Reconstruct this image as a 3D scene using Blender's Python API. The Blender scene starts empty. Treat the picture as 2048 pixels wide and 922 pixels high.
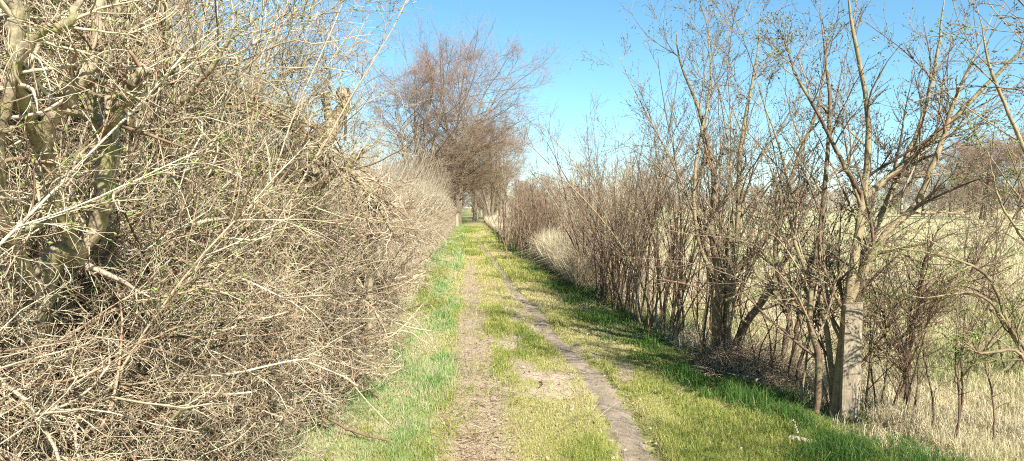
import bpy, math, random
import numpy as np
RNG = np.random.default_rng(7)
PI = math.pi
R = math.radians
scene = bpy.context.scene
COL = scene.collection

# ------------------------------------------------------------------ camera model (2048 x 922 photograph)
F, CX, CY, CAMZ = 1547.0, 1024.0, 461.0, 1.6
PITCH = math.atan(48 / F)
def at(px, py, y):
    """point seen at photo position (px, py) at y metres ahead of the camera"""
    u, v = (px - CX) / F, (CY - py) / F
    t = y / (math.cos(PITCH) + v * math.sin(PITCH))
    return np.array([u * t, y, CAMZ + t * (v * math.cos(PITCH) - math.sin(PITCH))])
def lane(y):                      # x of the lane's axis
    return -0.0575 * y

# ------------------------------------------------------------------ noise
def _h(ix, iy, s):
    n = (ix * 374761393 + iy * 668265263 + s * 1442695041).astype(np.int64) & 0x7fffffff
    n = ((n ^ (n >> 13)) * 1274126177) & 0x7fffffff
    n = n ^ (n >> 16)
    return (n & 0xffff) / 65535.0
def vnoise(x, y, s=0):
    x = np.asarray(x, float); y = np.asarray(y, float)
    ix = np.floor(x).astype(np.int64); iy = np.floor(y).astype(np.int64)
    fx = x - ix; fy = y - iy
    fx = fx * fx * (3 - 2 * fx); fy = fy * fy * (3 - 2 * fy)
    a = _h(ix, iy, s); b = _h(ix + 1, iy, s); c = _h(ix, iy + 1, s); d = _h(ix + 1, iy + 1, s)
    return (a * (1 - fx) + b * fx) * (1 - fy) + (c * (1 - fx) + d * fx) * fy
def fbm(x, y, s=0, o=4):
    r = 0; a = .5; t = 0
    for k in range(o):
        r = r + a * vnoise(x * 2 ** k + 17.3 * k, y * 2 ** k - 9.1 * k, s + k); t += a; a *= .55
    return r / t
def sstep(a, b, x):
    t = np.clip((x - a) / (b - a), 0, 1)
    return t * t * (3 - 2 * t)

# ------------------------------------------------------------------ ground fields
TR_Y = np.array([-3, 4.9, 7.2, 12, 15, 25, 38, 60, 400.])
TR_R = np.array([1.10, 1.14, 1.17, .98, .90, .70, .48, .38, .2])
def trail_rel(y): return np.interp(y, TR_Y, TR_R) + .02 * np.sin(y * 1.15) * np.clip(10 / np.maximum(y, 1), .3, 1) + .12 * (fbm(y * .8, y * 0 + .5, 55) - .5)
def trail_half(y): return np.interp(y, [0, 5, 7.5, 12, 18, 38, 60], [.19, .165, .14, .12, .10, .085, .04])
def rel(x, y): return x + 0.0575 * y
def trail_mask(x, y):
    d = np.abs(rel(x, y) - trail_rel(y)) / trail_half(y)
    return (1 - sstep(.8, 1.25, d + .5 * (fbm(x * 5, y * 3, 3) - .5))) * (1 - sstep(38, 55, y))
def track_mask(x, y):
    r = rel(x, y)
    w = np.interp(y, [0, 6, 9, 13, 20, 32], [.36, .34, .27, .2, .17, .12])
    d = np.abs(r - .06) / w
    m = 1 - sstep(.55, 1.25, d + 1.0 * (fbm(x * 2.2, y * 1.6, 11) - .5))
    return m * (1 - sstep(18, 34, y)) * (.65 + .35 * fbm(x * 3, y * 3, 12))
def sand_mask(x, y):              # pale trodden patch joining track and trail
    r = rel(x, y)
    d = np.hypot((r - .70) / .50, (y - 6.9) / .75)
    m = .8 * (1 - sstep(.0, 1.2, d + 2.6 * (fbm(x * 4, y * 3, 21) - .5)))
    d2 = np.hypot((r - .5) / .28, (y - 8.9) / .5)
    m2 = .6 * (1 - sstep(.3, 1.2, d2 + 1.4 * (fbm(x * 3, y * 3, 22) - .5)))
    return np.maximum(m, m2)
def patch_mask(x, y):             # small worn spots in the lawn
    r = rel(x, y)
    m = sstep(.54, .68, fbm(x * 2.6, y * .8, 31)) * sstep(.3, .5, r) * (1 - sstep(1.9, 2.2, r))
    return .85 * m
def height(x, y):
    r = rel(x, y)
    z = .05 * (fbm(x * .8, y * .8, 41) - .5) + .02 * (fbm(x * 4, y * 4, 42) - .5)
    z = z * np.exp(-np.maximum(np.hypot(x, y) - 30, 0) / 40)
    z = z - .03 * trail_mask(x, y) - .012 * track_mask(x, y)
    z = z + .02 * sstep(1.7, 2.4, r) * (1 - sstep(2.7, 3.6, r)) * (1 - sstep(60, 90, y))
    z = z - .10 * sstep(2.7, 5, r) * (1 - sstep(90, 200, np.hypot(x, y)))
    z = z + .06 * (1 - sstep(-1.6, -.9, r)) * (1 - sstep(60, 90, y))
    return z

# ------------------------------------------------------------------ materials
def mat(name):
    m = bpy.data.materials.new(name); m.use_nodes = True
    nt = m.node_tree; nt.nodes.clear()
    out = nt.nodes.new('ShaderNodeOutputMaterial')
    return m, nt, out
def ramp(nt, stops, interp='LINEAR'):
    r = nt.nodes.new('ShaderNodeValToRGB'); e = r.color_ramp.elements
    r.color_ramp.interpolation = interp
    while len(e) > 1: e.remove(e[-1])
    e[0].position, e[0].color = stops[0][0], (*stops[0][1], 1)
    for p, c in stops[1:]:
        k = e.new(p); k.color = (*c, 1)
    return r
def mixc(nt, fac, a, b, mode='MIX'):
    n = nt.nodes.new('ShaderNodeMix'); n.data_type = 'RGBA'; n.blend_type = mode
    for sock, v in ((n.inputs[0], fac), (n.inputs[6], a), (n.inputs[7], b)):
        if isinstance(v, (int, float)): sock.default_value = v
        elif isinstance(v, tuple): sock.default_value = (*v, 1)
        else: nt.links.new(v, sock)
    return n.outputs[2]
def noise(nt, scale, detail=4, vec=None, rough=.6):
    n = nt.nodes.new('ShaderNodeTexNoise'); n.inputs['Scale'].default_value = scale
    n.inputs['Detail'].default_value = detail; n.inputs['Roughness'].default_value = rough
    if vec is not None: nt.links.new(vec, n.inputs['Vector'])
    return n.outputs[0]
def attr(nt, name):
    a = nt.nodes.new('ShaderNodeAttribute'); a.attribute_name = name
    return a.outputs['Fac']
def position(nt):
    return nt.nodes.new('ShaderNodeNewGeometry').outputs['Position']

def bark_mat(name, stops, rough=.75, nscale=30, bump=.0, mottle=None, sat=.35):
    m, nt, out = mat(name)
    b = nt.nodes.new('ShaderNodeBsdfPrincipled'); b.inputs['Roughness'].default_value = rough
    b.inputs['Specular IOR Level'].default_value = .25
    c = ramp(nt, stops); nt.links.new(attr(nt, 'var'), c.inputs[0])
    pos = nt.nodes.new('ShaderNodeTexCoord').outputs['Object']
    n = noise(nt, nscale, 4, pos)
    k = ramp(nt, [(.3, (1 - sat,) * 3), (.7, (1 + sat * .6,) * 3)]); nt.links.new(n, k.inputs[0])
    col = mixc(nt, 1.0, c.outputs[0], k.outputs[0], 'MULTIPLY')
    if mottle:
        n2 = noise(nt, mottle[1], 5, pos)
        k2 = ramp(nt, [(.5, (0, 0, 0)), (.62, (1, 1, 1))]); nt.links.new(n2, k2.inputs[0])
        col = mixc(nt, k2.outputs[0], col, mottle[0])
    nt.links.new(col, b.inputs['Base Color'])
    if bump:
        mp = nt.nodes.new('ShaderNodeMapping'); mp.inputs['Scale'].default_value = (1, 1, .25)
        nt.links.new(pos, mp.inputs[0])
        bn = nt.nodes.new('ShaderNodeBump'); bn.inputs['Strength'].default_value = bump; bn.inputs['Distance'].default_value = .01
        nt.links.new(noise(nt, 60, 5, mp.outputs[0]), bn.inputs['Height']); nt.links.new(bn.outputs[0], b.inputs['Normal'])
    nt.links.new(b.outputs[0], out.inputs[0])
    return m
def leaf_mat(name, stops, trans=.35, rough=.6):
    m, nt, out = mat(name)
    c = ramp(nt, stops); nt.links.new(attr(nt, 'var'), c.inputs[0])
    d = nt.nodes.new('ShaderNodeBsdfPrincipled'); d.inputs['Roughness'].default_value = rough
    d.inputs['Specular IOR Level'].default_value = .2
    t = nt.nodes.new('ShaderNodeBsdfTranslucent')
    nt.links.new(c.outputs[0], d.inputs['Base Color']); nt.links.new(c.outputs[0], t.inputs['Color'])
    mx = nt.nodes.new('ShaderNodeMixShader'); mx.inputs[0].default_value = trans
    nt.links.new(d.outputs[0], mx.inputs[1]); nt.links.new(t.outputs[0], mx.inputs[2])
    nt.links.new(mx.outputs[0], out.inputs[0])
    return m

M = {}
M['tangle'] = bark_mat('tangle_twig', [(0, (.11, .065, .04)), (.2, (.24, .165, .10)), (.4, (.48, .385, .25)), (.6, (.46, .385, .27)), (.74, (.42, .365, .2)), (.9, (.60, .52, .385)), (.96, (.36, .23, .14)), (1, (.44, .27, .17))])
M['trunk'] = bark_mat('hedge_trunk', [(0, (.25, .20, .12)), (.5, (.34, .28, .17)), (1, (.38, .30, .2))], nscale=34, bump=1.0, mottle=((.24, .22, .09), 13), sat=.75)
M['greenpole'] = bark_mat('green_bark', [(0, (.22, .26, .10)), (1, (.27, .29, .13))], nscale=18, bump=.4)
M['cutwood'] = bark_mat('cut_wood', [(0, (.55, .40, .24)), (1, (.62, .48, .32))], nscale=40, sat=.3)
M['willowstem'] = bark_mat('willow_stem', [(0, (.13, .08, .055)), (.4, (.24, .17, .10)), (.7, (.33, .25, .14)), (1, (.27, .21, .12))], nscale=16, bump=.6, mottle=((.25, .22, .11), 11), sat=.5)
M['willowtwig'] = bark_mat('willow_twig', [(0, (.10, .06, .04)), (.3, (.19, .115, .075)), (.6, (.27, .18, .115)), (.85, (.34, .255, .155)), (1, (.40, .31, .2))])
M['darktwig'] = bark_mat('dark_twig', [(0, (.09, .055, .035)), (.5, (.16, .105, .065)), (.8, (.24, .165, .10)), (1, (.31, .235, .14))])
M['paletwig'] = bark_mat('pale_twig', [(0, (.17, .12, .07)), (.35, (.38, .30, .19)), (.7, (.47, .385, .26)), (1, (.50, .43, .29))])
M['greytwig'] = bark_mat('grey_twig', [(0, (.16, .12, .10)), (.5, (.30, .25, .2)), (1, (.38, .33, .26))])
M['alder'] = bark_mat('alder_bark', [(0, (.16, .12, .08)), (1, (.26, .2, .14))], nscale=4, bump=.5, sat=.4)
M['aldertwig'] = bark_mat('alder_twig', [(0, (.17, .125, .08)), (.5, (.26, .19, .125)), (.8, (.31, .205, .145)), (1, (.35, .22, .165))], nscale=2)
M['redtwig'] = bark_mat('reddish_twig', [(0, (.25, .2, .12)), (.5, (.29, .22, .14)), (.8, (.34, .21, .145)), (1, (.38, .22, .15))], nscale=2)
M['wood'] = bark_mat('weathered_timber', [(0, (.33, .265, .18)), (1, (.40, .33, .24))], nscale=9, bump=.9, sat=.3)
M['bud'] = leaf_mat('catkin_bud', [(0, (.12, .12, .07)), (.5, (.22, .25, .14)), (.85, (.30, .32, .2)), (1, (.34, .40, .17))], trans=.15)
M['leaf'] = leaf_mat('young_leaf', [(0, (.16, .24, .05)), (.5, (.27, .36, .08)), (1, (.40, .46, .14))])
M['darkleaf'] = leaf_mat('low_leaf', [(0, (.05, .13, .03)), (.6, (.09, .2, .04)), (1, (.16, .28, .07))])
M['lawn'] = leaf_mat('lawn_blade', [(0, (.12, .20, .035)), (.35, (.25, .30, .06)), (.6, (.38, .38, .10)), (.8, (.50, .45, .17)), (1, (.55, .46, .26))])
M['strip'] = leaf_mat('bright_blade', [(0, (.10, .23, .045)), (.35, (.21, .36, .09)), (.6, (.34, .43, .17)), (.8, (.46, .45, .24)), (1, (.56, .48, .31))])
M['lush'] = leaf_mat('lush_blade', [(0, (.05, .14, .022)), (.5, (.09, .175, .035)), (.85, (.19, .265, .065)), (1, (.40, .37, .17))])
M['straw'] = leaf_mat('straw_blade', [(0, (.34, .24, .13)), (.3, (.50, .39, .23)), (.7, (.62, .52, .34)), (1, (.68, .60, .43))], trans=.35)
M['field'] = leaf_mat('field_blade', [(0, (.13, .22, .06)), (.3, (.28, .31, .11)), (.55, (.44, .40, .20)), (.8, (.55, .47, .28)), (1, (.58, .50, .33))], trans=.3)
M['litter'] = bark_mat('litter', [(0, (.08, .05, .035)), (.25, (.19, .12, .075)), (.55, (.34, .25, .16)), (1, (.54, .44, .31))])
M['wire'] = bark_mat('rusty_wire', [(0, (.12, .09, .08)), (1, (.16, .12, .1))])

def ground_mat():
    m, nt, out = mat('ground_soil')
    b = nt.nodes.new('ShaderNodeBsdfPrincipled'); b.inputs['Roughness'].default_value = .95; b.inputs['Specular IOR Level'].default_value = .1
    pos = position(nt)
    n1 = noise(nt, 1.3, 5, pos); n2 = noise(nt, 24, 5, pos, .7); n3 = noise(nt, 90, 3, pos, .7)
    def two(c0, c1, n, lo=.35, hi=.65):
        r = ramp(nt, [(lo, c0), (hi, c1)]); nt.links.new(n, r.inputs[0]); return r.outputs[0]
    grass = two((.16, .19, .05), (.33, .30, .10), n2)
    grass = mixc(nt, .35, grass, two((.10, .14, .03), (.42, .35, .19), n3))
    green = two((.07, .14, .03), (.22, .27, .10), n2)
    lit = two((.10, .07, .045), (.30, .22, .14), n2)
    dirt = two((.25, .18, .12), (.46, .36, .26), n2, .3, .7)
    dirt = mixc(nt, .4, dirt, two((.16, .11, .075), (.5, .4, .3), n3))
    sand = two((.40, .31, .22), (.54, .44, .32), n2)
    fld = two((.30, .30, .12), (.55, .47, .28), n2)
    fld = mixc(nt, .5, fld, two((.20, .26, .08), (.56, .48, .30), n1, .4, .6))
    c = grass
    for a_, col in (('g_green', green), ('g_litter', lit), ('g_field', fld), ('g_track', dirt), ('g_sand', sand)):
        c = mixc(nt, attr(nt, a_), c, col)
    nt.links.new(c, b.inputs['Base Color'])
    bn = nt.nodes.new('ShaderNodeBump'); bn.inputs['Strength'].default_value = .9; bn.inputs['Distance'].default_value = .02
    nt.links.new(n2, bn.inputs['Height']); nt.links.new(bn.outputs[0], b.inputs['Normal'])
    nt.links.new(b.outputs[0], out.inputs[0])
    return m
def trail_mat():
    m, nt, out = mat('trodden_earth')
    b = nt.nodes.new('ShaderNodeBsdfPrincipled'); b.inputs['Roughness'].default_value = .9; b.inputs['Specular IOR Level'].default_value = .15
    pos = position(nt)
    n1 = noise(nt, 5, 5, pos); n2 = noise(nt, 70, 4, pos, .7)
    r = ramp(nt, [(.3, (.215, .165, .115)), (.7, (.34, .275, .20))]); nt.links.new(n1, r.inputs[0])
    r2 = ramp(nt, [(.3, (.75, .75, .75)), (.7, (1.15, 1.15, 1.15))]); nt.links.new(n2, r2.inputs[0])
    nt.links.new(mixc(nt, 1.0, r.outputs[0], r2.outputs[0], 'MULTIPLY'), b.inputs['Base Color'])
    bn = nt.nodes.new('ShaderNodeBump'); bn.inputs['Strength'].default_value = .6; bn.inputs['Distance'].default_value = .01
    nt.links.new(n2, bn.inputs['Height']); nt.links.new(bn.outputs[0], b.inputs['Normal'])
    nt.links.new(b.outputs[0], out.inputs[0])
    return m
M['ground'] = ground_mat(); M['trail'] = trail_mat()

# ------------------------------------------------------------------ mesh building
def link(name, me, parent=None, kind=None):
    o = bpy.data.objects.new(name, me); COL.objects.link(o)
    if parent is not None: o.parent = parent
    if kind: o['kind'] = kind
    return o
def raw_mesh(name, V, quads, tris, m, attrs=None, smooth=True):
    me = bpy.data.meshes.new(name)
    nq, ntr = len(quads), len(tris)
    me.vertices.add(len(V)); me.vertices.foreach_set('co', np.ascontiguousarray(V, dtype=np.float32).ravel())
    me.loops.add(nq * 4 + ntr * 3)
    idx = np.concatenate([np.asarray(quads, np.int32).ravel(), np.asarray(tris, np.int32).ravel()])
    me.loops.foreach_set('vertex_index', idx)
    me.polygons.add(nq + ntr)
    ls = np.concatenate([np.arange(nq) * 4, nq * 4 + np.arange(ntr) * 3]).astype(np.int32)
    me.polygons.foreach_set('loop_start', ls)
    me.polygons.foreach_set('use_smooth', np.full(nq + ntr, smooth))
    for k, v in (attrs or {}).items():
        a = me.attributes.new(k, 'FLOAT', 'POINT'); a.data.foreach_set('value', np.ascontiguousarray(v, dtype=np.float32))
    me.materials.append(m); me.update(calc_edges=True)
    return me
def norm(v): return v / np.maximum(np.linalg.norm(v, axis=-1, keepdims=True), 1e-9)
class Tubes:
    """collects batches of tapering tubes; build() makes ONE mesh of them"""
    def __init__(s): s.b = []
    def add(s, P, Rr, S=3, var=None, cap=False):
        if len(P): s.b.append((P, Rr, S, RNG.random(len(P)) if var is None else np.broadcast_to(var, (len(P),)), cap))
        return s
    def build(s, name, m, parent=None, kind=None, origin=(0, 0, 0)):
        V, Q, T, A = [], [], [], []; off = 0
        for P, Rr, S, var, cap in s.b:
            N, K, _ = P.shape
            t = norm(np.gradient(P, axis=1))
            mt = norm(P[:, -1] - P[:, 0] + 1e-6)
            rf = norm(np.cross(mt, norm(RNG.normal(size=(N, 3)))))
            U = norm(np.cross(t, rf[:, None, :])); W = np.cross(t, U)
            an = 2 * PI * np.arange(S) / S
            X = P[:, :, None, :] + Rr[:, :, None, None] * (np.cos(an)[:, None] * U[:, :, None, :] + np.sin(an)[:, None] * W[:, :, None, :])
            V.append(X.reshape(-1, 3))
            n, k, q = np.meshgrid(np.arange(N), np.arange(K - 1), np.arange(S), indexing='ij')
            a = n * K * S + k * S + q; b = n * K * S + k * S + (q + 1) % S
            Q.append((np.stack([a, b, b + S, a + S], -1)).reshape(-1, 4) + off)
            A.append(np.repeat(var, K * S))
            if cap:
                n2, q2 = np.meshgrid(np.arange(N), np.arange(1, S - 1), indexing='ij')
                e = n2 * K * S + (K - 1) * S
                T.append(np.stack([e, e + q2, e + q2 + 1], -1).reshape(-1, 3) + off)
            off += N * K * S
        V = np.concatenate(V) - np.asarray(origin); Q = np.concatenate(Q)
        T = np.concatenate(T) if T else np.zeros((0, 3), int)
        return link(name, raw_mesh(name, V, Q, T, m, {'var': np.concatenate(A)}), parent, kind)

def curves(p0, d0, L, K, wob, trop=0., down=None, tv=None):
    N = len(p0); P = np.zeros((N, K, 3)); P[:, 0] = p0; d = norm(np.array(d0, float))
    L = np.broadcast_to(L, (N,)); st = (L / (K - 1))[:, None]
    up = np.array([0, 0, 1.]) if tv is None else np.asarray(tv)
    bias = RNG.normal(size=(N, 3)) * wob * .6
    for k in range(1, K):
        d = norm(d + bias + RNG.normal(size=(N, 3)) * wob + up * trop)
        P[:, k] = P[:, k - 1] + d * st
    return P
def radii(r0, r1, N, K, e=1.):
    t = (np.arange(K) / (K - 1)) ** e
    r0 = np.broadcast_to(r0, (N,))[:, None]; r1 = np.broadcast_to(r1, (N,))[:, None]
    return r0 * (1 - t) + r1 * t
def spawn(P, Rr, n, t0, t1, ang, K, lenf, wob, trop, rf=.6, rmin=.0012, asd=.2, tv=None):
    """n children per parent tube; lenf(t, parent_length) -> length"""
    N, Kp, _ = P.shape
    i = np.repeat(np.arange(N), n); t = RNG.uniform(t0, t1, len(i))
    f = t * (Kp - 1); k = np.minimum(f.astype(int), Kp - 2); w = (f - k)[:, None]
    p = P[i, k] * (1 - w) + P[i, k + 1] * w
    tan = norm(P[i, k + 1] - P[i, k])
    r = Rr[i, k] * (1 - w[:, 0]) + Rr[i, k + 1] * w[:, 0]
    pl = np.linalg.norm(np.diff(P, axis=1), axis=2).sum(1)[i]
    pe = norm(np.cross(tan, norm(RNG.normal(size=(len(i), 3)))))
    a = (ang + RNG.normal(size=len(i)) * asd)[:, None]
    d = np.cos(a) * tan + np.sin(a) * pe
    L = lenf(t, pl) * RNG.uniform(.6, 1.35, len(i))
    C = curves(p, d, L, K, wob, trop, tv=tv)
    return C, radii(np.maximum(r * rf, rmin), rmin * .7, len(i), K)
def spline(pts, rad, K=26, jit=.0, knob=.06):
    """smooth tube path through points with radii (Catmull-Rom)"""
    P = np.array(pts, float); n = len(P); ts = np.linspace(0, n - 1, K)
    E = np.vstack([2 * P[0] - P[1], P, 2 * P[-1] - P[-2]])
    i = np.minimum(ts.astype(int), n - 2); u = (ts - i)[:, None]
    a, b, c, d = E[i], E[i + 1], E[i + 2], E[i + 3]
    C = .5 * ((2 * b) + (c - a) * u + (2 * a - 5 * b + 4 * c - d) * u ** 2 + (3 * b - a - 3 * c + d) * u ** 3)
    r = np.interp(ts, np.arange(n), np.broadcast_to(rad, (n,)) if np.ndim(rad) == 0 else rad)
    C = C + (np.cumsum(RNG.normal(size=C.shape), 0) * .12 * r.mean()) * np.sin(PI * np.linspace(0, 1, K))[:, None] ** .5
    C = C + RNG.normal(size=C.shape) * jit; r = r * (1 + RNG.normal(size=K) * knob)
    return C[None], r[None]

def thing(name, label, cat, loc, group=None):
    o = bpy.data.objects.new(name, None); COL.objects.link(o); o.location = loc
    o.empty_display_size = .2
    o['label'] = label; o['category'] = cat
    if group: o['group'] = group
    return o
def tag(o, label, cat, group=None):
    o['label'] = label; o['category'] = cat
    if group: o['group'] = group
    return o
def stuff(o, label=None, cat=None):
    o['kind'] = 'stuff'
    if label: o['label'] = label
    if cat: o['category'] = cat
    return o
def dup(root, loc, rz, sc, label=None, group=None):
    r = root.copy(); COL.objects.link(r); r.location = loc; r.rotation_euler = (0, 0, rz); r.scale = (sc, sc, sc)
    if label: r['label'] = label
    if group: r['group'] = group
    for ch in list(root.children):
        c = ch.copy(); COL.objects.link(c); c.parent = r
        for g in ch.children:
            d = g.copy(); COL.objects.link(d); d.parent = c
    return r

def buds(P, per, size, lo=.1, hi=1., var=None):
    """little spindle buds along tubes P -> tube batch"""
    N, K, _ = P.shape
    i = np.repeat(np.arange(N), per); f = RNG.uniform(lo, hi, len(i)) * (K - 1) * .999
    k = f.astype(int); w = (f - k)[:, None]
    p = P[i, k] * (1 - w) + P[i, k + 1] * w; tan = norm(P[i, k + 1] - P[i, k])
    d = norm(tan + norm(RNG.normal(size=p.shape)) * .7)
    L = (size * RNG.uniform(.5, 1.4, len(i)))[:, None]
    B = np.stack([p, p + d * L * .45, p + d * L], 1)
    r = np.stack([np.full(len(i), .0008), L[:, 0] * .24, np.full(len(i), .0003)], 1)
    return B, r
def leaves(p, d, size, var=None, name='foliage', m=None, parent=None, origin=(0, 0, 0)):
    n = len(p); d = norm(d); s = norm(np.cross(d, norm(RNG.normal(size=(n, 3))))); u = np.cross(d, s)
    L = (size * RNG.uniform(.5, 1.4, n))[:, None]
    V = np.stack([p, p + d * L * .5 + s * L * .28 + u * L * .08, p + d * L, p + d * L * .5 - s * L * .28 + u * L * .08], 1)
    q = np.arange(n)[:, None] * 4
    T = np.concatenate([q + np.array([0, 1, 2]), q + np.array([0, 2, 3])])
    v = RNG.random(n) if var is None else var
    me = raw_mesh(name, V.reshape(-1, 3) - np.asarray(origin), np.zeros((0, 4), int), T, m, {'var': np.repeat(v, 4)}, False)
    return link(name, me, parent, 'stuff')
def along(P, per, lo=.1, hi=1.):
    N, K, _ = P.shape
    i = np.repeat(np.arange(N), per); f = RNG.uniform(lo, hi, len(i)) * (K - 1) * .999
    k = f.astype(int); w = (f - k)[:, None]
    p = P[i, k] * (1 - w) + P[i, k + 1] * w
    return p, norm(norm(P[i, k + 1] - P[i, k]) + RNG.normal(size=p.shape) * .7)

# ------------------------------------------------------------------ world, sun, camera
SUN_EL, SUN_AZ = 40.0, math.degrees(math.atan2(.47, -.88))     # azimuth from +y towards +x
w = bpy.data.worlds.new('World'); scene.world = w; w.use_nodes = True
nt = w.node_tree; nt.nodes.clear()
sky = nt.nodes.new('ShaderNodeTexSky'); sky.sky_type = 'NISHITA'; sky.sun_disc = False
sky.sun_elevation = R(SUN_EL); sky.sun_rotation = R(SUN_AZ); sky.altitude = 1000; sky.air_density = 1.0; sky.dust_density = .0; sky.ozone_density = 1.8
hs = nt.nodes.new('ShaderNodeHueSaturation'); hs.inputs['Hue'].default_value = .478; hs.inputs['Saturation'].default_value = 1.03
bg = nt.nodes.new('ShaderNodeBackground'); bg.inputs[1].default_value = .074
wo = nt.nodes.new('ShaderNodeOutputWorld')
nt.links.new(sky.outputs[0], hs.inputs['Color']); tint = mixc(nt, 1.0, hs.outputs[0], (.70, .88, 1.0), 'MULTIPLY'); nt.links.new(tint, bg.inputs[0]); nt.links.new(bg.outputs[0], wo.inputs[0])
from mathutils import Vector
sl = bpy.data.lights.new('sun', 'SUN'); sl.energy = 5.0; sl.angle = R(.53); sl.color = (1, .95, .88)
so = bpy.data.objects.new('sun', sl); COL.objects.link(so)
sd = Vector((math.sin(R(SUN_AZ)) * math.cos(R(SUN_EL)), math.cos(R(SUN_AZ)) * math.cos(R(SUN_EL)), math.sin(R(SUN_EL))))
so.rotation_euler = sd.to_track_quat('Z', 'Y').to_euler(); so.location = (3, -6, 12)
cd = bpy.data.cameras.new('camera'); cam = bpy.data.objects.new('camera', cd); COL.objects.link(cam)
cd.sensor_fit = 'HORIZONTAL'; cd.sensor_width = 36; cd.lens = 36 * F / 2048; cd.clip_start = .05; cd.clip_end = 3000
cam.location = (0, 0, CAMZ); cam.rotation_euler = (PI / 2 - PITCH, 0, 0); scene.camera = cam
scene.view_settings.view_transform = 'Standard'; scene.view_settings.look = 'None'
scene.view_settings.exposure = 1.33; scene.view_settings.gamma = 1
cy = scene.cycles
cy.use_denoising = False; cy.max_bounces = 4; cy.diffuse_bounces = 3; cy.glossy_bounces = 1; cy.transmission_bounces = 3
cy.transparent_max_bounces = 2; cy.caustics_reflective = False; cy.caustics_refractive = False
cy.pixel_filter_type = 'BLACKMAN_HARRIS'; cy.filter_width = 1.1
scene.render.use_persistent_data = False

# ------------------------------------------------------------------ ground sheet
def axis(a, b, fine, lo, hi, grow=1.16):
    mid = list(np.arange(a, b + 1e-6, fine)); s = fine; v = b
    while v < hi: s *= grow; v += s; mid.append(v)
    s = fine; v = a; pre = []
    while v > lo: s *= grow; v -= s; pre.append(v)
    return np.array(pre[::-1] + mid)
xs = axis(-2.2, 4.2, .035, -700, 700); ys = axis(4.2, 13, .04, -300, 900, 1.05)
gx, gy = np.meshgrid(xs, ys, indexing='ij')
gz = height(gx, gy)
nx, ny = gx.shape
ii, jj = np.meshgrid(np.arange(nx - 1), np.arange(ny - 1), indexing='ij')
a = (ii * ny + jj).ravel()
Q = np.stack([a, a + ny, a + ny + 1, a + 1], -1)
r_ = rel(gx, gy)
A = {'g_green': (1 - sstep(-.55, -.2, r_ + .3 * (fbm(gx * 2, gy * 2, 5) - .5))) + sstep(1.95, 2.35, r_ + .5 * (fbm(gx * 2, gy * 2, 6) - .5)),
     'g_litter': (1 - sstep(-1.7, -1.25, r_)) + .8 * sstep(2.1, 2.4, r_) * (1 - sstep(2.8, 3.3, r_)),
     'g_field': sstep(2.7, 3.3, r_),
     'g_track': np.clip(track_mask(gx, gy) + patch_mask(gx, gy), 0, 1),
     'g_sand': sand_mask(gx, gy)}
A = {k: np.clip(v, 0, 1).ravel() for k, v in A.items()}
me = raw_mesh('ground', np.stack([gx, gy, gz], -1).reshape(-1, 3), Q, np.zeros((0, 3), int), M['ground'], A)
link('ground', me, None, 'structure')

# narrow trodden trail: a sheet of its own with frayed edges
ty = np.concatenate([np.arange(1, 14, .05), np.arange(14, 46, .2)])
tw = np.linspace(-1, 1, 13)
TY, TW = np.meshgrid(ty, tw, indexing='ij')
edge = .95 + .8 * (fbm(np.sign(TW) * 5 + 9, TY * 2.5, 51) - .5) + .6 * (fbm(np.sign(TW) * 3, TY * 14, 52) - .5)
tap = 1 - sstep(30, 46, TY) * .9
TX = lane(TY) + trail_rel(TY) + TW * trail_half(TY) * edge * tap 
TZ = height(TX, TY) + .010 - .022 * np.abs(TW) ** 3 + .022 * (fbm(TX * 7, TY * 7, 54) - .5) + .012 * (fbm(TX * 26, TY * 20, 56) - .5)
n0, n1 = TX.shape
ii, jj = np.meshgrid(np.arange(n0 - 1), np.arange(n1 - 1), indexing='ij')
a = (ii * n1 + jj).ravel(); Q = np.stack([a, a + 1, a + n1 + 1, a + n1], -1)
link('path', raw_mesh('path', np.stack([TX, TY, TZ], -1).reshape(-1, 3), Q, np.zeros((0, 3), int), M['trail']), None, 'structure')

# ------------------------------------------------------------------ grass
def scatter(n, ymin, ymax, rmin, rmax, p=1.6):
    """points over the lane, thinning with distance"""
    u = RNG.random(n); e = 1 - p
    y = (ymin ** e + u * (ymax ** e - ymin ** e)) ** (1 / e)
    return RNG.uniform(rmin, rmax, n) + lane(y), y
def blades(name, x, y, h, wd, m, var, lean=.5, label=None, cat='grass'):
    n = len(x); z = height(x, y)
    az = RNG.uniform(0, 2 * PI, n); dx, dy = np.cos(az), np.sin(az)
    b = np.abs(RNG.normal(size=n)) * lean
    fa = RNG.uniform(0, 2 * PI, n); sx, sy = np.cos(fa) * wd / 2, np.sin(fa) * wd / 2
    p0 = np.stack([x, y, z - .005], -1)
    p1 = p0 + np.stack([dx * h * b * .3, dy * h * b * .3, h * .6 * np.ones(n)], -1)
    p2 = p0 + np.stack([dx * h * b, dy * h * b, h * np.clip(1 - .35 * b * b, .25, 1)], -1)
    s = np.stack([sx, sy, np.zeros(n)], -1)
    V = np.stack([p0 - s, p0 + s, p1 + s * .75, p1 - s * .75, p2], 1).reshape(-1, 3)
    q = np.arange(n)[:, None] * 5
    me = raw_mesh(name, V, q + np.array([0, 1, 2, 3]), q + np.array([3, 2, 4]), m, {'var': np.repeat(np.clip(var, 0, 1), 5)}, False)
    return stuff(link(name, me), label, cat)
def far_w(y, w0): return w0 * np.clip(y / 6, .8, 6)

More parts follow.
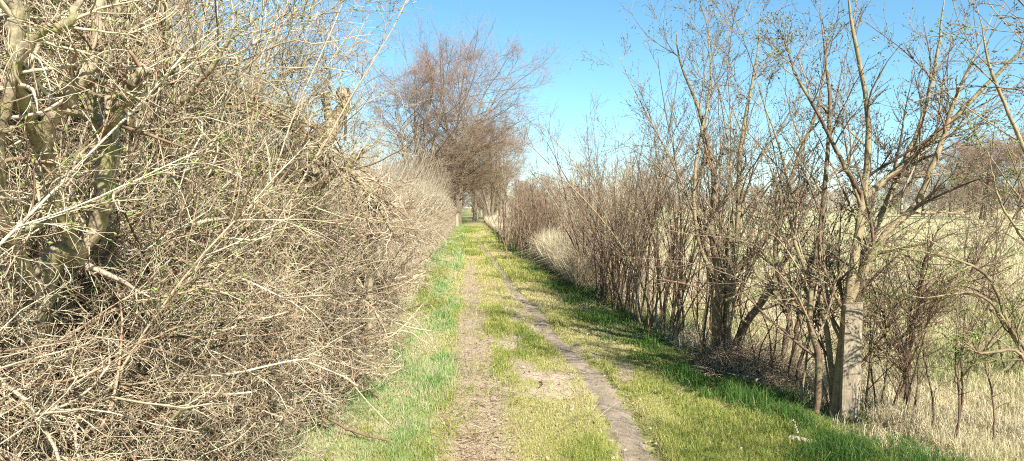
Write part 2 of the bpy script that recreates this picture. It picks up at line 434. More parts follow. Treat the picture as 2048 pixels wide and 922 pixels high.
# short trodden lawn
x, y = scatter(310000, 4.2, 60, -.9, 2.6)
bare = np.clip(sstep(.6, 1.0, trail_mask(x, y) - .35 * fbm(x * 7, y * 5, 79) + .15) * 1.02 + track_mask(x, y) * 1.15 + sand_mask(x, y) * 1.1 + patch_mask(x, y), 0, 1)
k = RNG.random(len(x)) > bare * .93; x, y = x[k], y[k]
g = fbm(x * 1.6, y * .42, 61); r_ = rel(x, y)
v = .59 - 1.4 * (g - .5) + RNG.normal(size=len(x)) * .22 + .15 * np.exp(-((r_ - 1.1) / .3) ** 2)
h = RNG.uniform(.012, .035, len(x)) * (1 + 1.2 * (g > .55)) * np.clip(y / 9, 1, 2)
blades('lawn_grass', x, y, h, far_w(y, .0042), M['lawn'], v, .9, 'short yellow green grass trodden between the two worn tracks')
# bright longer grass beside the bramble hedge
x, y = scatter(190000, 4.0, 60, -1.7, -.1)
r_ = rel(x, y)
k = RNG.random(len(x)) < (1 - sstep(-.42, -.12, r_ + .6 * (fbm(x * 3, y * 1.5, 62) - .5) + .25 * (RNG.random(len(x)) - .5))); x, y, r_ = x[k], y[k], r_[k]
g = fbm(x * 2.2, y * .55, 63)
h = RNG.uniform(.03, .085, len(x)) * (.6 + 1.3 * sstep(.4, .7, g)) * np.clip(y / 14, 1, 1.6)
v = .55 - 1.1 * (g - .5) + RNG.normal(size=len(x)) * .28 + .25 * sstep(.5, .65, fbm(x * 3, y * 2, 77))
blades('verge_grass', x, y, h, far_w(y, .0045), M['strip'], v, .7, 'bright fresh green grass strip along the left hedge foot')
# lush shaded verge under the willows
x, y = scatter(170000, 4.0, 60, 1.25, 3.0)
r_ = rel(x, y)
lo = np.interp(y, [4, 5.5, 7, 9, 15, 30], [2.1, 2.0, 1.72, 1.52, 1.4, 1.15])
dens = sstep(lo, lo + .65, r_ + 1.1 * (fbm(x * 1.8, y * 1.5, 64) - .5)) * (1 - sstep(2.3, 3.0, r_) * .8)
k = RNG.random(len(x)) < dens; x, y, r_ = x[k], y[k], r_[k]
g = fbm(x * 2.1, y * 1.7, 65)
h = RNG.uniform(.04, .11, len(x)) * (.4 + 1.5 * sstep(.4, .75, g)) * sstep(1.2, 2.1, r_ + .3)
v = .5 + RNG.normal(size=len(x)) * .3 + .5 * (.5 - g)
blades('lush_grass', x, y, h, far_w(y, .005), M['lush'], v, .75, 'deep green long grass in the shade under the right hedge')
# straw under and behind the willows
x, y = scatter(130000, 3.8, 60, 2.15, 4.6)
r_ = rel(x, y)
clump = fbm(x * 1.1, y * .8, 66)
tall = sstep(12, 16, y) * (1 - sstep(24, 32, y)) + .8 * sstep(34, 40, y)
dens = (.35 + .65 * tall) * (sstep(2.2, 2.75, r_) * (1 - .55 * sstep(2.9, 3.4, r_) * (1 - tall))) * (.12 + .88 * sstep(.38, .62, clump + .25 * tall + .12 * (1 - sstep(5, 7, y))))
dens = dens * np.where(y < 7.5, sstep(2.5, 3.0, r_ + .5 * (fbm(x * 3, y * 3, 82) - .5)), 1)
k = RNG.random(len(x)) < dens; x, y, r_ = x[k], y[k], r_[k]; clump = clump[k]; tall = tall[k]
near = 1 - sstep(6.5, 9.5, y)
h = RNG.uniform(.10, .36, len(x)) * (.45 + .8 * clump) * (1 + 1.3 * tall) * (1 - .62 * near)
v = .55 + RNG.normal(size=len(x)) * .25
blades('dry_grass', x, y, h, far_w(y, .005), M['straw'], v, 1.35, 'pale dead straw grass along the field edge behind the right hedge')
x, y = scatter(26000, 36, 82, 1.75, 3.0, 1.2)
h = RNG.uniform(.35, .8, len(x)); v = .72 + RNG.normal(size=len(x)) * .2
blades('dry_grass', x, y, h, far_w(y, .004), M['straw'], v, .45, 'bank of tall pale straw beside the lane in the distance')
x, y = scatter(22000, 14.5, 23, 2.05, 3.0, 1.2)
h = RNG.uniform(.4, .95, len(x)) * (.5 + fbm(x * 2, y * 1.3, 78)); v = .68 + RNG.normal(size=len(x)) * .2
blades('dry_grass', x, y, h, far_w(y, .0035), M['straw'], v, .55, 'tall pale straw filling the gap in the right hedge')
# straw fringe at the foot of the left hedge further along
x, y = scatter(30000, 11, 75, -1.75, -1.1, 1.3)
h = RNG.uniform(.1, .35, len(x)); v = .6 + RNG.normal(size=len(x)) * .25
k = RNG.random(len(x)) < sstep(.4, .6, fbm(x * 1.5, y * .7, 67)); x, y, h, v = x[k], y[k], h[k], v[k]
blades('dry_grass', x, y, h, far_w(y, .005), M['straw'], v, .7, 'thin pale straw grass along the foot of the far left hedge')
# pasture
n = 260000; u = RNG.random(n); e = -.6
y = (4 ** e + u * (110 ** e - 4 ** e)) ** (1 / e); xx = RNG.uniform(0, 1, n)
x = lane(y) + 3.0 + xx * (np.minimum(y * .7, 75) + 1.5)
g = fbm(x * .7, y * .5, 68)
h = RNG.uniform(.05, .17, n) * (.7 + .9 * fbm(x * 2, y * 2, 69)); v = .79 - 1.5 * (g - .5) + RNG.normal(size=n) * .22
blades('field_grass', x, y, h, far_w(y, .0065), M['field'], v, .8, 'pale straw and green pasture grass in the open field')

# twig and leaf litter on the worn track
x, y = scatter(14000, 4.2, 22, -.75, 1.5, 1.9)
tm = np.clip(track_mask(x, y) * 1.1 + .5 * sand_mask(x, y) + .08, 0, 1); k = RNG.random(len(x)) < tm; x, y = x[k], y[k]
p = np.stack([x, y, height(x, y) + .006], -1)
az = RNG.uniform(0, 2 * PI, len(x)); d = np.stack([np.cos(az), np.sin(az) * .8, RNG.normal(size=len(x)) * .12 + .05], -1)
L = RNG.exponential(.05, len(x)) + .015
T = Tubes(); T.add(curves(p, d, L, 4, .25), radii(RNG.uniform(.001, .0035, len(x)), .001, len(x), 4), 3)
stuff(T.build('twig_litter', M['litter']), 'brown twig and leaf litter strewn over the worn wheel track', 'litter')

x, y = scatter(1500, 4.2, 16, -1.3, 2.6, 1.6)
p = np.stack([x, y, height(x, y) + .015], -1)
stuff(leaves(p, np.stack([RNG.normal(size=len(x)), RNG.normal(size=len(x)), RNG.normal(size=len(x)) * .3], -1), .028, None, 'leaf_litter', M['litter']), 'scattered dead brown leaves on the lane', 'litter')

# ------------------------------------------------------------------ left hedge: tangled near part
def stems_of(t, o, lst, m, name='stem', S=10, cut=None):
    """each hand-placed stem or limb becomes a child mesh; returns the paths"""
    out = []
    for pts, rad in lst:
        P, r = spline(pts, rad, 28, .003, .03)
        ob = Tubes().add(P, r, S, RNG.random(1), cap=True).build(name, m, t, origin=o)
        out.append((P, r))
        if cut and np.ravel(rad)[-1] > .012:
            e = norm(P[0, -1] - P[0, -2]); rr = r[0, -1] * .93
            C = np.stack([P[0, -1] - e * .004, P[0, -1] + e * .004])[None]
            Tubes().add(C, np.array([[rr, rr * .95]]), S, cap=True).build('cut_face', M['cutwood'], ob, origin=o)
    return out

def twiggery(T, src, n1, n2, n3, l1, l2, l3, wob=.16, trop=.03, t0=.2):
    """branches, twigs and twiglets on hand-placed stems"""
    allp = []
    for P, r in src:
        B, br = spawn(P, r, n1, t0, 1, .9, 8, lambda t, pl: l1 * (.5 + .7 * (1 - t)), wob, trop, .45, .002)
        br = np.minimum(br, .010)
        C, cr = spawn(B, br, n2, .15, 1, .8, 5, lambda t, pl: l2 + 0 * t, wob * 1.2, trop, .6, .0015)
        D, dr = spawn(C, cr, n3, .1, 1, .8, 4, lambda t, pl: l3 + 0 * t, wob, trop, .7, .0011)
        T.add(B, br, 4); T.add(C, cr, 3); T.add(D, dr, 3)
        allp += [C, D]
    return allp

def thicket(label, y0, y1, rc, hw, H, N, name='bramble_thicket', m='tangle', nstem=7, gleaf=300, longs=26, tops=20, cat='thicket', fine=1., group=None, lean=.0):
    yc = (y0 + y1) / 2; o = np.array([lane(yc) + rc, yc, 0.]); o[2] = float(height(o[0], o[1]))
    t = thing(name, label, cat, o, group)
    T = Tubes()
    # stems from the ground, each its own mesh
    for k in range(nstem):
        b = o + np.array([RNG.normal() * hw * .2 - .1, RNG.uniform(-.42, .42) * (y1 - y0), -.03])
        for _ in range(12):
            P = curves(b[None], np.array([[RNG.normal() * .28, RNG.normal() * .3, 1]]), H * RNG.uniform(.65, 1.0), 12, .13, .02)
            if np.all(P[0, :, 0] - lane(P[0, :, 1]) < rc + hw): break
        r = radii(RNG.uniform(.012, .028), .005, 1, 12)
        Tubes().add(P, r, 7, RNG.random(1)).build('stem', M['trunk'], t, origin=o)
        B, br = spawn(P, r, 14, .2, 1, .9, 8, lambda t_, pl: .75 + 0 * t_, .2, -.01, .5, .0025)
        T.add(B, np.minimum(br, .008), 4)
    # older stems arching out of the face of the mound
    for k in range(4):
        b = np.array([lane(0) + 0., RNG.uniform(y0, y1), -.03]); b[0] = lane(b[1]) + rc + hw * RNG.uniform(.35, .7)
        for _ in range(12):
            P = curves(b[None], np.array([[RNG.normal() * .12, RNG.normal() * .3, 1.]]), H * RNG.uniform(.5, .9), 14, .12, .03)
            if np.all(P[0, :, 0] - lane(P[0, :, 1]) < rc + hw + .02) and P[0, -1, 2] > .45 * H: break
        r = radii(RNG.uniform(.013, .026) * fine ** .5, .006, 1, 14)
        Tubes().add(P, r, 8, RNG.random(1)).build('stem', M['trunk'], t, origin=o)
        B, br = spawn(P, r, 12, .2, 1, .9, 7, lambda t_, pl: .45 + 0 * t_, .18, .02, .5, .0025)
        C, cr = spawn(B, np.minimum(br, .007), 6, .1, 1, .9, 5, lambda t_, pl: .14 + 0 * t_, .16, .02, .55, .0015)
        T.add(B, np.minimum(br, .007), 4); T.add(C, cr, 3)
    # branchlets filling the mound, densest in the outer shell, each with spurs
    def fill(n):
        m_ = n * 4
        th = RNG.uniform(-.1, PI * .98, m_); rad = 1 - np.abs(RNG.normal(size=m_)) * .22
        px = np.sign(np.cos(th)) * np.abs(np.cos(th)) ** .7 * rad * hw; pz = np.abs(np.sin(th)) ** .7 * rad * H
        py = RNG.uniform(y0, y1, m_)
        lump = .70 + .52 * fbm(py * 1.5 + 5, pz * 1.7, 71)
        under = np.where(px > 0, .72 + .28 * sstep(.1, .8, pz), 1)
        p = np.stack([lane(py) + rc + px * lump * under, py, pz * (.72 + .5 * fbm(py * 1.6, px * 2, 72)) + .02], -1)
        gap = .5 * fbm(py * 2.2, pz * 2.2 + px, 73) + .5 * fbm(py * 5.5, pz * 5.5 + px * 2, 75)
        keep = np.ones(m_, bool)
        for hy, hz, a1, a2 in ((6.3, 1.32, .55, .26), (7.0, 1.1, .4, .25), (5.5, 1.7, .3, .24), (7.0, .55, .55, .24), (4.4, .75, .3, .2), (3.4, .9, .3, .2), (3.0, .35, .28, .18), (5.0, .35, .35, .18), (2.5, .75, .2, .18), (5.9, .7, .3, .15)):
            keep &= ~((((py - hy) / a1) ** 2 + ((p[:, 2] - hz) / a2) ** 2 < 1) & (px > -.6 * hw))
        p = p[keep]; gap = gap[keep]; m_ = len(p)
        return p[RNG.random(m_) < .04 + .96 * sstep(.455, .56, gap)][:n]
    p = fill(int(N * .19)); n = len(p)
    d = norm(RNG.normal(size=(n, 3)) * np.array([.9, 1.2, .7]) + np.array([.25, 0, .25]))
    r0 = (.0030 + .011 * RNG.random(n) ** 4) * fine
    P = curves(p, d, RNG.uniform(.25, .85, n) * fine ** .4, 9, .17, .0); br = radii(r0, r0 * .4, n, 9)
    C, cr = spawn(P, br, 8, .05, 1, .95, 5, lambda t_, pl: .13 * fine ** .4 + 0 * t_, .2, .01, .62, .0017 * fine)
    D, dr = spawn(C, cr, 3, .1, 1, .95, 4, lambda t_, pl: .055 * fine ** .4 + 0 * t_, .18, .0, .75, .0014 * fine)
    T.add(P, br, 4); T.add(C, cr, 3); T.add(D, dr, 3)
    p = fill(int(N * .38)); n = len(p)
    d = norm(RNG.normal(size=(n, 3)) * np.array([1, 1, .8]) + np.array([.2, 0, .05]))
    L = (RNG.exponential(.15, n) + .08) * fine ** .4
    r0 = (.0021 + .0045 * RNG.random(n) ** 5) * fine
    P = curves(p, d, np.minimum(L, .6), 6, .26, -.01)
    T.add(P, radii(r0, r0 * .45, n, 6), 3)
    C, cr = spawn(P, radii(r0, r0 * .45, n, 6), 2, .15, 1, .9, 4, lambda t_, pl: .075 + 0 * t_, .22, 0, .75, .0013 * fine)
    T.add(C, cr, 3)
    # long whippy shoots lying over the mound
    q = p[RNG.integers(0, n, longs)]
    dl = norm(RNG.normal(size=(longs, 3)) * np.array([.6, 1, .5]) + np.array([.1, -.1, .25]))
    Lq = curves(q, dl, RNG.uniform(.4, 1.2, longs), 12, .13, -.03)
    ok = np.all(Lq[:, :, 0] - lane(Lq[:, :, 1]) < rc + hw + .12, axis=1); Lq = Lq[ok]; longs = len(Lq)
    T.add(Lq, radii(RNG.uniform(.003, .007, longs), .0018, longs, 12), 5)
    LB, lr = spawn(Lq, radii(.004, .0018, longs, 12), 8, .1, 1, .9, 5, lambda t_, pl: .18 + 0 * t_, .16, .0, .6, .0012)
    T.add(LB, lr, 3)
    # upright shoots at the top
    if tops:
        s = np.stack([lane(RNG.uniform(y0, y1, tops)) + rc + RNG.uniform(-.8, .8, tops) * hw, RNG.uniform(y0, y1, tops), H * RNG.uniform(.75, 1, tops)], -1)
        U = curves(s, np.stack([RNG.normal(size=tops) * .3 + .1, RNG.normal(size=tops) * .3, np.ones(tops)], -1), RNG.uniform(.25, .6 + .5 * fine ** 2 * (fine > 1), tops), 8, .09, .02)
        T.add(U, radii(.0045, .0016, tops, 8), 4)
        UB, ur = spawn(U, radii(.004, .0016, tops, 8), 7, .1, 1, .6, 5, lambda t_, pl: .2 + 0 * t_, .12, .03, .6, .0012)
        T.add(UB, ur, 3)
    T.build('crown', M[m], t, 'stuff', origin=o)
    if gleaf:
        a_, b_ = along(P, 1); k = RNG.integers(0, len(a_), gleaf)
        k = k[fbm(a_[k, 1] * 2.5, a_[k, 2] * 2.5, 74) > .47]
        leaves(a_[k], b_[k] + np.array([0, 0, .4]), .028, None, 'foliage', M['leaf'], t, o)
    return t

# ------------------------------------------------------------------ willow style shrubs
def shrub(name, label, cat, base, H, nst, spread=.25, lean=(0, 0), r0=.022, paths=None, nb=13, nt_=6, nl=3, stem_m='willowstem', twig_m='willowtwig', bud=2, budm='bud', budsize=.017, group=None, trop=.03, S=8, thin=1., bl=.34, bs=(.09, .12)):
    o = np.array([base[0], base[1], 0.]); o[2] = float(height(o[0], o[1]))
    t = thing(name, label, cat, o, group)
    T = Tubes(); src = []
    if paths: src += stems_of(t, o, [(q_, np.array(list(w_[:-1]) + [.0016])) for q_, w_ in paths], M[stem_m], 'stem', S + 2)
    for k in range(nst):
        b = o + np.array([RNG.normal() * bs[0], RNG.normal() * bs[1], -.03])
        d = np.array([RNG.normal() * spread + lean[0], RNG.normal() * spread + lean[1], 1.])
        P = curves(b[None], d[None], H * RNG.uniform(.6, 1.02), 14, .05, .035)
        r = radii(r0 * RNG.uniform(.5, 1.1), .003 * thin, 1, 14, .8)
        Tubes().add(P, r, S, RNG.random(1)).build('stem', M[stem_m], t, origin=o)
        src.append((P, r))
    BD = Tubes(); nbud = 0
    for P, r in src:
        pl = np.linalg.norm(np.diff(P, axis=1), axis=2).sum()
        B, br = spawn(P, r, nb, .14, .98, .6, 9, lambda t_, l_: bl * l_ * (1 - .7 * t_) + .12, .075, trop, .5, .0024 * thin)
        br = np.minimum(br, .012)
        C, cr = spawn(B, br, nt_, .1, 1, .65, 6, lambda t_, l_: .24 * l_ + .08, .08, trop, .6, .0017 * thin)
        D, dr = spawn(C, cr, nl, .1, 1, .65, 4, lambda t_, l_: .3 * l_ + .035, .1, trop, .7, .0012 * thin)
        T.add(B, br, 4); T.add(C, cr, 3); T.add(D, dr, 3)
        if bud:
            for X, n_ in ((B, bud * 4), (C, bud * 2), (D, bud)):
                BD.add(*buds(X, n_, budsize, .25), 3); nbud += 1
    T.build('crown', M[twig_m], t, 'stuff', origin=o)
    if nbud: BD.build('buds_cover' if False else 'foliage', M[budm], t, 'stuff', origin=o)
    return t

TL = 'tangled grey brown bramble thicket '
thicket(TL + 'at the bottom left corner, nearest the camera', 1.5, 2.9, -1.98, .95, 1.5, 11000, tops=6, gleaf=120, fine=.68, longs=18)
thicket(TL + 'in front of the thick forked hedge tree', 2.7, 4.1, -1.9, .9, 1.75, 12000, tops=8, gleaf=250, fine=.78)
thicket(TL + 'below the bundle of bent hedge poles', 3.9, 5.4, -1.95, .9, 1.95, 9000, gleaf=350, fine=.88)
thicket(TL + 'with reddish shoots at the foot of the broken stump', 5.2, 6.8, -1.8, .9, 1.95, 7000, gleaf=350)
thicket(TL + 'reaching furthest over the grass beyond the stump', 6.5, 8.4, -1.6, .85, 1.75, 7000, gleaf=200)
thicket(TL + 'rising upright close behind the forked hedge tree', 2.2, 4.3, -2.35, .75, 3.5, 11000, gleaf=300, tops=50, fine=.8)
thicket(TL + 'standing tall behind the forked hedge tree', 3.4, 5.4, -3.3, 1.1, 3.3, 7000, gleaf=350, tops=40)
thicket(TL + 'standing tall behind the bundle of bent poles', 4.8, 7.4, -3.3, 1.0, 2.7, 7000, gleaf=350, tops=40)

# forked hedge tree on the left
o = at(30, 800, 2.45); o[2] = 0
t = thing('hedge_tree', 'thick forked hedge tree with sawn limbs and mossy bark at far left', 'tree', o)
src = stems_of(t, o, [([(o[0], o[1], -.05), at(75, 610, 2.38), at(150, 490, 2.34), at(188, 400, 2.31), at(203, 290, 2.31), at(213, 160, 2.31)], [0.0476, 0.0381, 0.0336, 0.0308, 0.028, 0.0224])], M['trunk'], 'trunk', 14, True)
src += stems_of(t, o, [
    ([at(195, 275, 2.31), at(240, 205, 2.2), at(287, 136, 2.13)], [0.0208, 0.0185, 0.0166]),
    ([at(150, 490, 2.34), at(85, 300, 2.1), at(140, 190, 2.03), at(185, 130, 2.03), at(210, -40, 2.1)], [0.0231, 0.0208, 0.0185, 0.0148, 0.0116]),
    ([at(75, 610, 2.38), at(0, 380, 2.03), at(18, 170, 1.92), at(68, 76, 1.89), at(130, 52, 1.89), at(160, -20, 1.89)], [0.0231, 0.0162, 0.0139, 0.012, 0.0102, 0.0074]),
    ([at(85, 300, 2.1), at(40, 200, 1.96), at(30, 90, 1.92), at(20, -40, 1.89)], [0.0185, 0.0208, 0.0208, 0.0185]),
    ([at(203, 290, 2.31), at(165, 110, 2.24), at(195, 60, 2.24), at(245, 5, 2.31)], [0.0139, 0.0129, 0.0116, 0.0092]),
    ([at(203, 240, 2.31), at(120, 215, 2.17), at(60, 235, 2.03), at(-30, 265, 1.89)], [0.0116, 0.0102, 0.0083, 0.0065]),
    ([at(188, 400, 2.31), at(100, 430, 2.1), at(10, 480, 1.89)], [0.0092, 0.0074, 0.0055])], M['trunk'], 'limb', 10, True)
T = Tubes(); ap = twiggery(T, src, 8, 5, 3, .26, .12, .06)
T.build('crown', M['tangle'], t, 'stuff', origin=o)
a_, b_ = along(ap[0], 1); k = RNG.integers(0, len(a_), 150); leaves(a_[k], b_[k] + np.array([0, 0, .4]), .02, None, 'foliage', M['leaf'], t, o)

o = at(283, 800, 3.23); o[2] = 0
t = thing('hedge_tree', 'straight pale hedge tree trunk rising through the top of the picture', 'tree', o)
src = stems_of(t, o, [([(o[0], o[1], -.05), at(288, 560, 3.17), at(284, 420, 3.14), at(288, 300, 3.1), at(285, 150, 3.1), at(265, 40, 3.1), at(258, -90, 3.1)], [0.0564, 0.0483, 0.0443, 0.0403, 0.0403, 0.0387, 0.0322])], M['trunk'], 'trunk', 14)
src += stems_of(t, o, [([at(285, 330, 3.1), at(345, 235, 2.9), at(420, 130, 2.77), at(470, 40, 2.71)], [0.0161, 0.0121, 0.0089, 0.0049]),
                       ([at(286, 220, 3.1), at(330, 90, 3.04), at(320, -40, 3.04)], [0.0177, 0.0137, 0.0096]),
                       ([at(280, 130, 3.1), at(215, 40, 2.97), at(180, -50, 2.97)], [0.0177, 0.0129, 0.0096])], M['trunk'], 'limb', 8)
T = Tubes(); ap = twiggery(T, src, 13, 6, 3, .6, .25, .1, trop=.05)
T.build('crown', M['tangle'], t, 'stuff', origin=o)
leaves(*[v[:260] for v in map(lambda z: z, along(ap[1], 1))], .02, None, 'foliage', M['leaf'], t, o)

# thin pale upright shoots filling the upper left of the hedge
for lab, x_, y_, n_, H_ in (('thin pale upright shoots in front of the forked hedge tree, at the left edge', -1.72, 2.3, 11, 3.0),
                            ('thin pale upright shoots between the forked tree and the straight trunk', -1.95, 3.6, 13, 3.4),
                            ('thin pale upright shoots just right of the straight hedge trunk', -1.85, 4.3, 14, 3.5),
                            ('thin pale upright shoots rising behind the bent poles', -2.0, 5.0, 14, 3.7),
                            ('thin pale upright shoots left of the broken stump', -2.45, 6.0, 11, 3.5),
                            ('thin pale upright shoots closing the gap behind the arch of poles', -3.0, 6.4, 14, 3.7)):
    shrub('hedge_shrub', lab, 'shrub', (x_, y_), H_, n_, .11, (0, 0), .009, stem_m='tangle', twig_m='tangle', nb=15, nt_=6, nl=3, bud=1, budm='leaf', budsize=.014, trop=.01, bl=.22, bs=(.22, .38), S=6)

# broken stump in the hedge
o = at(540, 640, 5.29); o[2] = 0
t = thing('broken_stump', 'tall broken hedge stump with a splintered sawn top', 'stump', o)
src = stems_of(t, o, [([(o[0], o[1], -.05), at(560, 500, 5.21), at(598, 410, 5.17), at(640, 300, 5.21), at(676, 215, 5.21), at(681, 184, 5.21)], [0.084, 0.0798, 0.0714, 0.0588, 0.042, 0.0403])], M['trunk'], 'trunk', 14, True)
src += stems_of(t, o, [([at(640, 300, 5.21), at(655, 250, 5.25), at(648, 190, 5.29)], [0.0378, 0.0294, 0.0235]),
                       ([at(610, 390, 5.12), at(690, 330, 5.0), at(730, 300, 4.96)], [0.0336, 0.0252, 0.0185])], M['trunk'], 'limb', 10, True)
src += stems_of(t, o, [([at(640, 330, 5.12), at(700, 345, 4.96), at(745, 395, 4.83), at(790, 470, 4.7)], [0.0185, 0.0168, 0.0143, 0.0101]),
                       ([at(622, 345, 5.12), at(600, 240, 5.04), at(570, 160, 5.04), at(590, 140, 5.04), at(622, 116, 5.04)], [0.0168, 0.0126, 0.0101, 0.0092, 0.0059]),
                       ([at(600, 270, 5.04), at(500, 190, 4.87), at(430, 225, 4.7), at(300, 215, 4.37)], [0.0134, 0.0126, 0.0118, 0.0084]),
                       ([at(690, 280, 5.04), at(688, 220, 4.96), at(655, 165, 4.96), at(640, 60, 4.96)], [0.0101, 0.0084, 0.0067, 0.0034])], M['trunk'], 'limb', 8)
T = Tubes(); ap = twiggery(T, src[3:], 26, 6, 3, .5, .2, .1)
T.build('crown', M['tangle'], t, 'stuff', origin=o)

# bundle of bent poles of the laid hedge: separate long shoots of one laid shrub
o = at(250, 700, 4.0); o[2] = 0
t = thing('laid_shrub', 'laid hedge shrub with long poles bent over in an arch', 'shrub', o)
src = []
for k in range(9):
    dy = RNG.uniform(-.35, .5); j = RNG.normal(size=8) * 9
    y_ = 4.2 + dy
    src += stems_of(t, o, [([(o[0] + RNG.normal() * .1, o[1] + RNG.normal() * .15, -.02), at(265 + j[0], 430 + j[1], y_ - .1), at(330 + j[2], 240 + j[3], y_), at(430 + j[4], 203 + j[5] * 1.3, y_ + .15), at(540 + j[6], 225 + j[7] * 1.5, y_ + .4), at(640 + j[2], 285 + j[1] * 2, y_ + .6), at(700 + j[3] * 3, 370 + j[0] * 3, y_ + .6)], np.array([.018, .014, .012, .011, .010, .008, .005]) * RNG.uniform(.7, 1.15))], M['willowstem'], 'stem', 7)
src += stems_of(t, o, [([at(295, 190, 2.9), at(325, 155, 2.85), at(368, 112, 2.8)], [.011, .011, .010])], M['greenpole'], 'stem', 8, True)
T = Tubes(); ap = twiggery(T, src, 12, 5, 3, .3, .13, .06)
T.build('crown', M['tangle'], t, 'stuff', origin=o)
leaves(*[v[:420] for v in along(ap[1], 2)], .022, None, 'foliage', M['leaf'], t, o)

# twisted broken branch at the right end of the thicket
o = at(742, 660, 7.2); o[2] = 0
t = thing('twisted_branch', 'dark twisted hooked branch stub at the thicket end beside the far hedge', 'branch', o)
src = stems_of(t, o, [([(o[0], o[1], -.02), at(735, 540, 7.1), at(728, 440, 7.0), at(737, 380, 6.9)], [.045, .04, .04, .035])], M['trunk'], 'stem', 10, True)
src += stems_of(t, o, [([at(745, 440, 7.0), at(757, 400, 6.9), at(756, 362, 6.9)], [.016, .014, .012]),
                       ([at(730, 430, 7.0), at(765, 405, 6.8), at(780, 425, 6.8), at(772, 458, 6.8)], [.014, .013, .011, .008]),
                       ([at(728, 470, 7.0), at(790, 475, 6.7), at(830, 455, 6.6)], [.014, .008, .004])], M['darktwig'], 'limb', 8)
T = Tubes(); twiggery(T, src, 14, 5, 3, .4, .2, .1); T.build('crown', M['tangle'], t, 'stuff', origin=o)

def gp(px, py):           # ground point under a photo position
    y = F * CAMZ / (py - 413); return ((px - CX) * y / F, y)

# nearest coppice beside the post
b = gp(1672, 842); d0 = b[1]; B0 = (b[0], b[1], -.03)
shrub('willow_shrub', 'large many-stemmed willow beside the fence post, limbs fanning to the right', 'shrub', b, 3.6, 4, .16, (.03, .05), .014, nb=13, nt_=8, nl=4, paths=[
    ([B0, at(1683, 700, d0), at(1692, 600, d0), at(1715, 440, d0 + .05), at(1728, 330, d0 + .1), at(1728, 210, d0 + .1), at(1700, 60, d0), at(1690, -60, d0)], [0.0464, 0.0418, 0.0395, 0.0314, 0.0255, 0.0186, 0.0128, 0.0093]),
    ([at(1690, 620, d0), at(1760, 480, d0 - .05), at(1830, 410, d0 - .1), at(1868, 320, d0 - .15), at(1905, 210, d0 - .15), at(1985, 30, d0 - .2)], [0.0348, 0.0302, 0.0267, 0.0209, 0.0163, 0.0082]),
    ([at(1692, 600, d0), at(1735, 490, d0 + .2), at(1800, 350, d0 + .25), at(1850, 230, d0 + .3), at(1880, 90, d0 + .3), at(1890, -40, d0 + .3)], [0.0302, 0.0255, 0.0209, 0.0163, 0.0116, 0.007]),
    ([at(1725, 400, d0 + .1), at(1790, 340, d0 + .1), at(1900, 240, d0), at(2010, 130, d0 - .1), at(2080, 60, d0 - .2)], [0.0255, 0.0232, 0.0186, 0.0128, 0.007]),
    ([at(1728, 395, d0 + .1), at(1690, 340, d0), at(1640, 240, d0 - .1), at(1590, 150, d0 - .2), at(1560, 60, d0 - .2)], [0.0186, 0.0163, 0.0128, 0.0093, 0.0058]),
    ([(B0[0] - .12, B0[1] + .05, -.03), at(1640, 720, d0), at(1622, 620, d0 + .05), at(1645, 420, d0 + .1), at(1660, 200, d0 + .1), at(1640, 20, d0 + .1)], [0.0279, 0.0255, 0.0232, 0.0186, 0.0139, 0.007]),
    ([(B0[0] + .02, B0[1] + .1, -.03), at(1665, 740, d0 + .1), at(1640, 600, d0 + .1), at(1590, 480, d0 + .2), at(1570, 330, d0 + .3), at(1510, 150, d0 + .3)], [0.0255, 0.0232, 0.0198, 0.0151, 0.0116, 0.0058]),
    ([(B0[0] + .04, B0[1] + .08, -.03), at(1712, 730, d0 + .15), at(1702, 620, d0 + .15), at(1760, 440, d0 + .4), at(1860, 330, d0 + .5), at(1990, 260, d0 + .5)], [0.0302, 0.0279, 0.0255, 0.0198, 0.0139, 0.007])])
# second coppice
b = gp(1440, 722); d0 = b[1]; B0 = (b[0], b[1], -.03)
shrub('willow_shrub', 'dark-trunked willow with one thick stem leaning right, second along the hedge', 'shrub', b, 3.7, 5, .14, (-.04, .03), .02, nb=14, nt_=7, nl=3, paths=[
    ([B0, at(1435, 640, d0), at(1440, 560, d0), at(1425, 470, d0), at(1430, 370, d0), at(1405, 240, d0), at(1360, 120, d0), at(1352, 60, d0)], [.065, .06, .055, .035, .028, .02, .01, .006]),
    ([(B0[0] + .08, B0[1], -.03), at(1455, 650, d0), at(1460, 560, d0), at(1475, 440, d0), at(1480, 300, d0), at(1505, 150, d0), at(1520, 20, d0)], [.045, .042, .04, .03, .022, .014, .007]),
    ([at(1445, 560, d0), at(1500, 510, d0), at(1560, 430, d0 + .1), at(1590, 330, d0 + .1), at(1640, 200, d0 + .1), at(1660, 60, d0 + .1)], [.04, .035, .028, .022, .014, .007]),
    ([(B0[0] + .1, B0[1], -.03), at(1490, 650, d0 - .05), at(1545, 575, d0 - .1), at(1590, 480, d0 - .1), at(1640, 380, d0 - .1), at(1740, 270, d0 - .1)], [.04, .038, .034, .024, .017, .008]),
    ([at(1440, 570, d0), at(1395, 480, d0 - .1), at(1390, 330, d0 - .1), at(1420, 160, d0), at(1410, 20, d0)], [.024, .02, .016, .01, .005])])
b = gp(1572, 752); d0 = b[1]; B0 = (b[0], b[1], -.03)
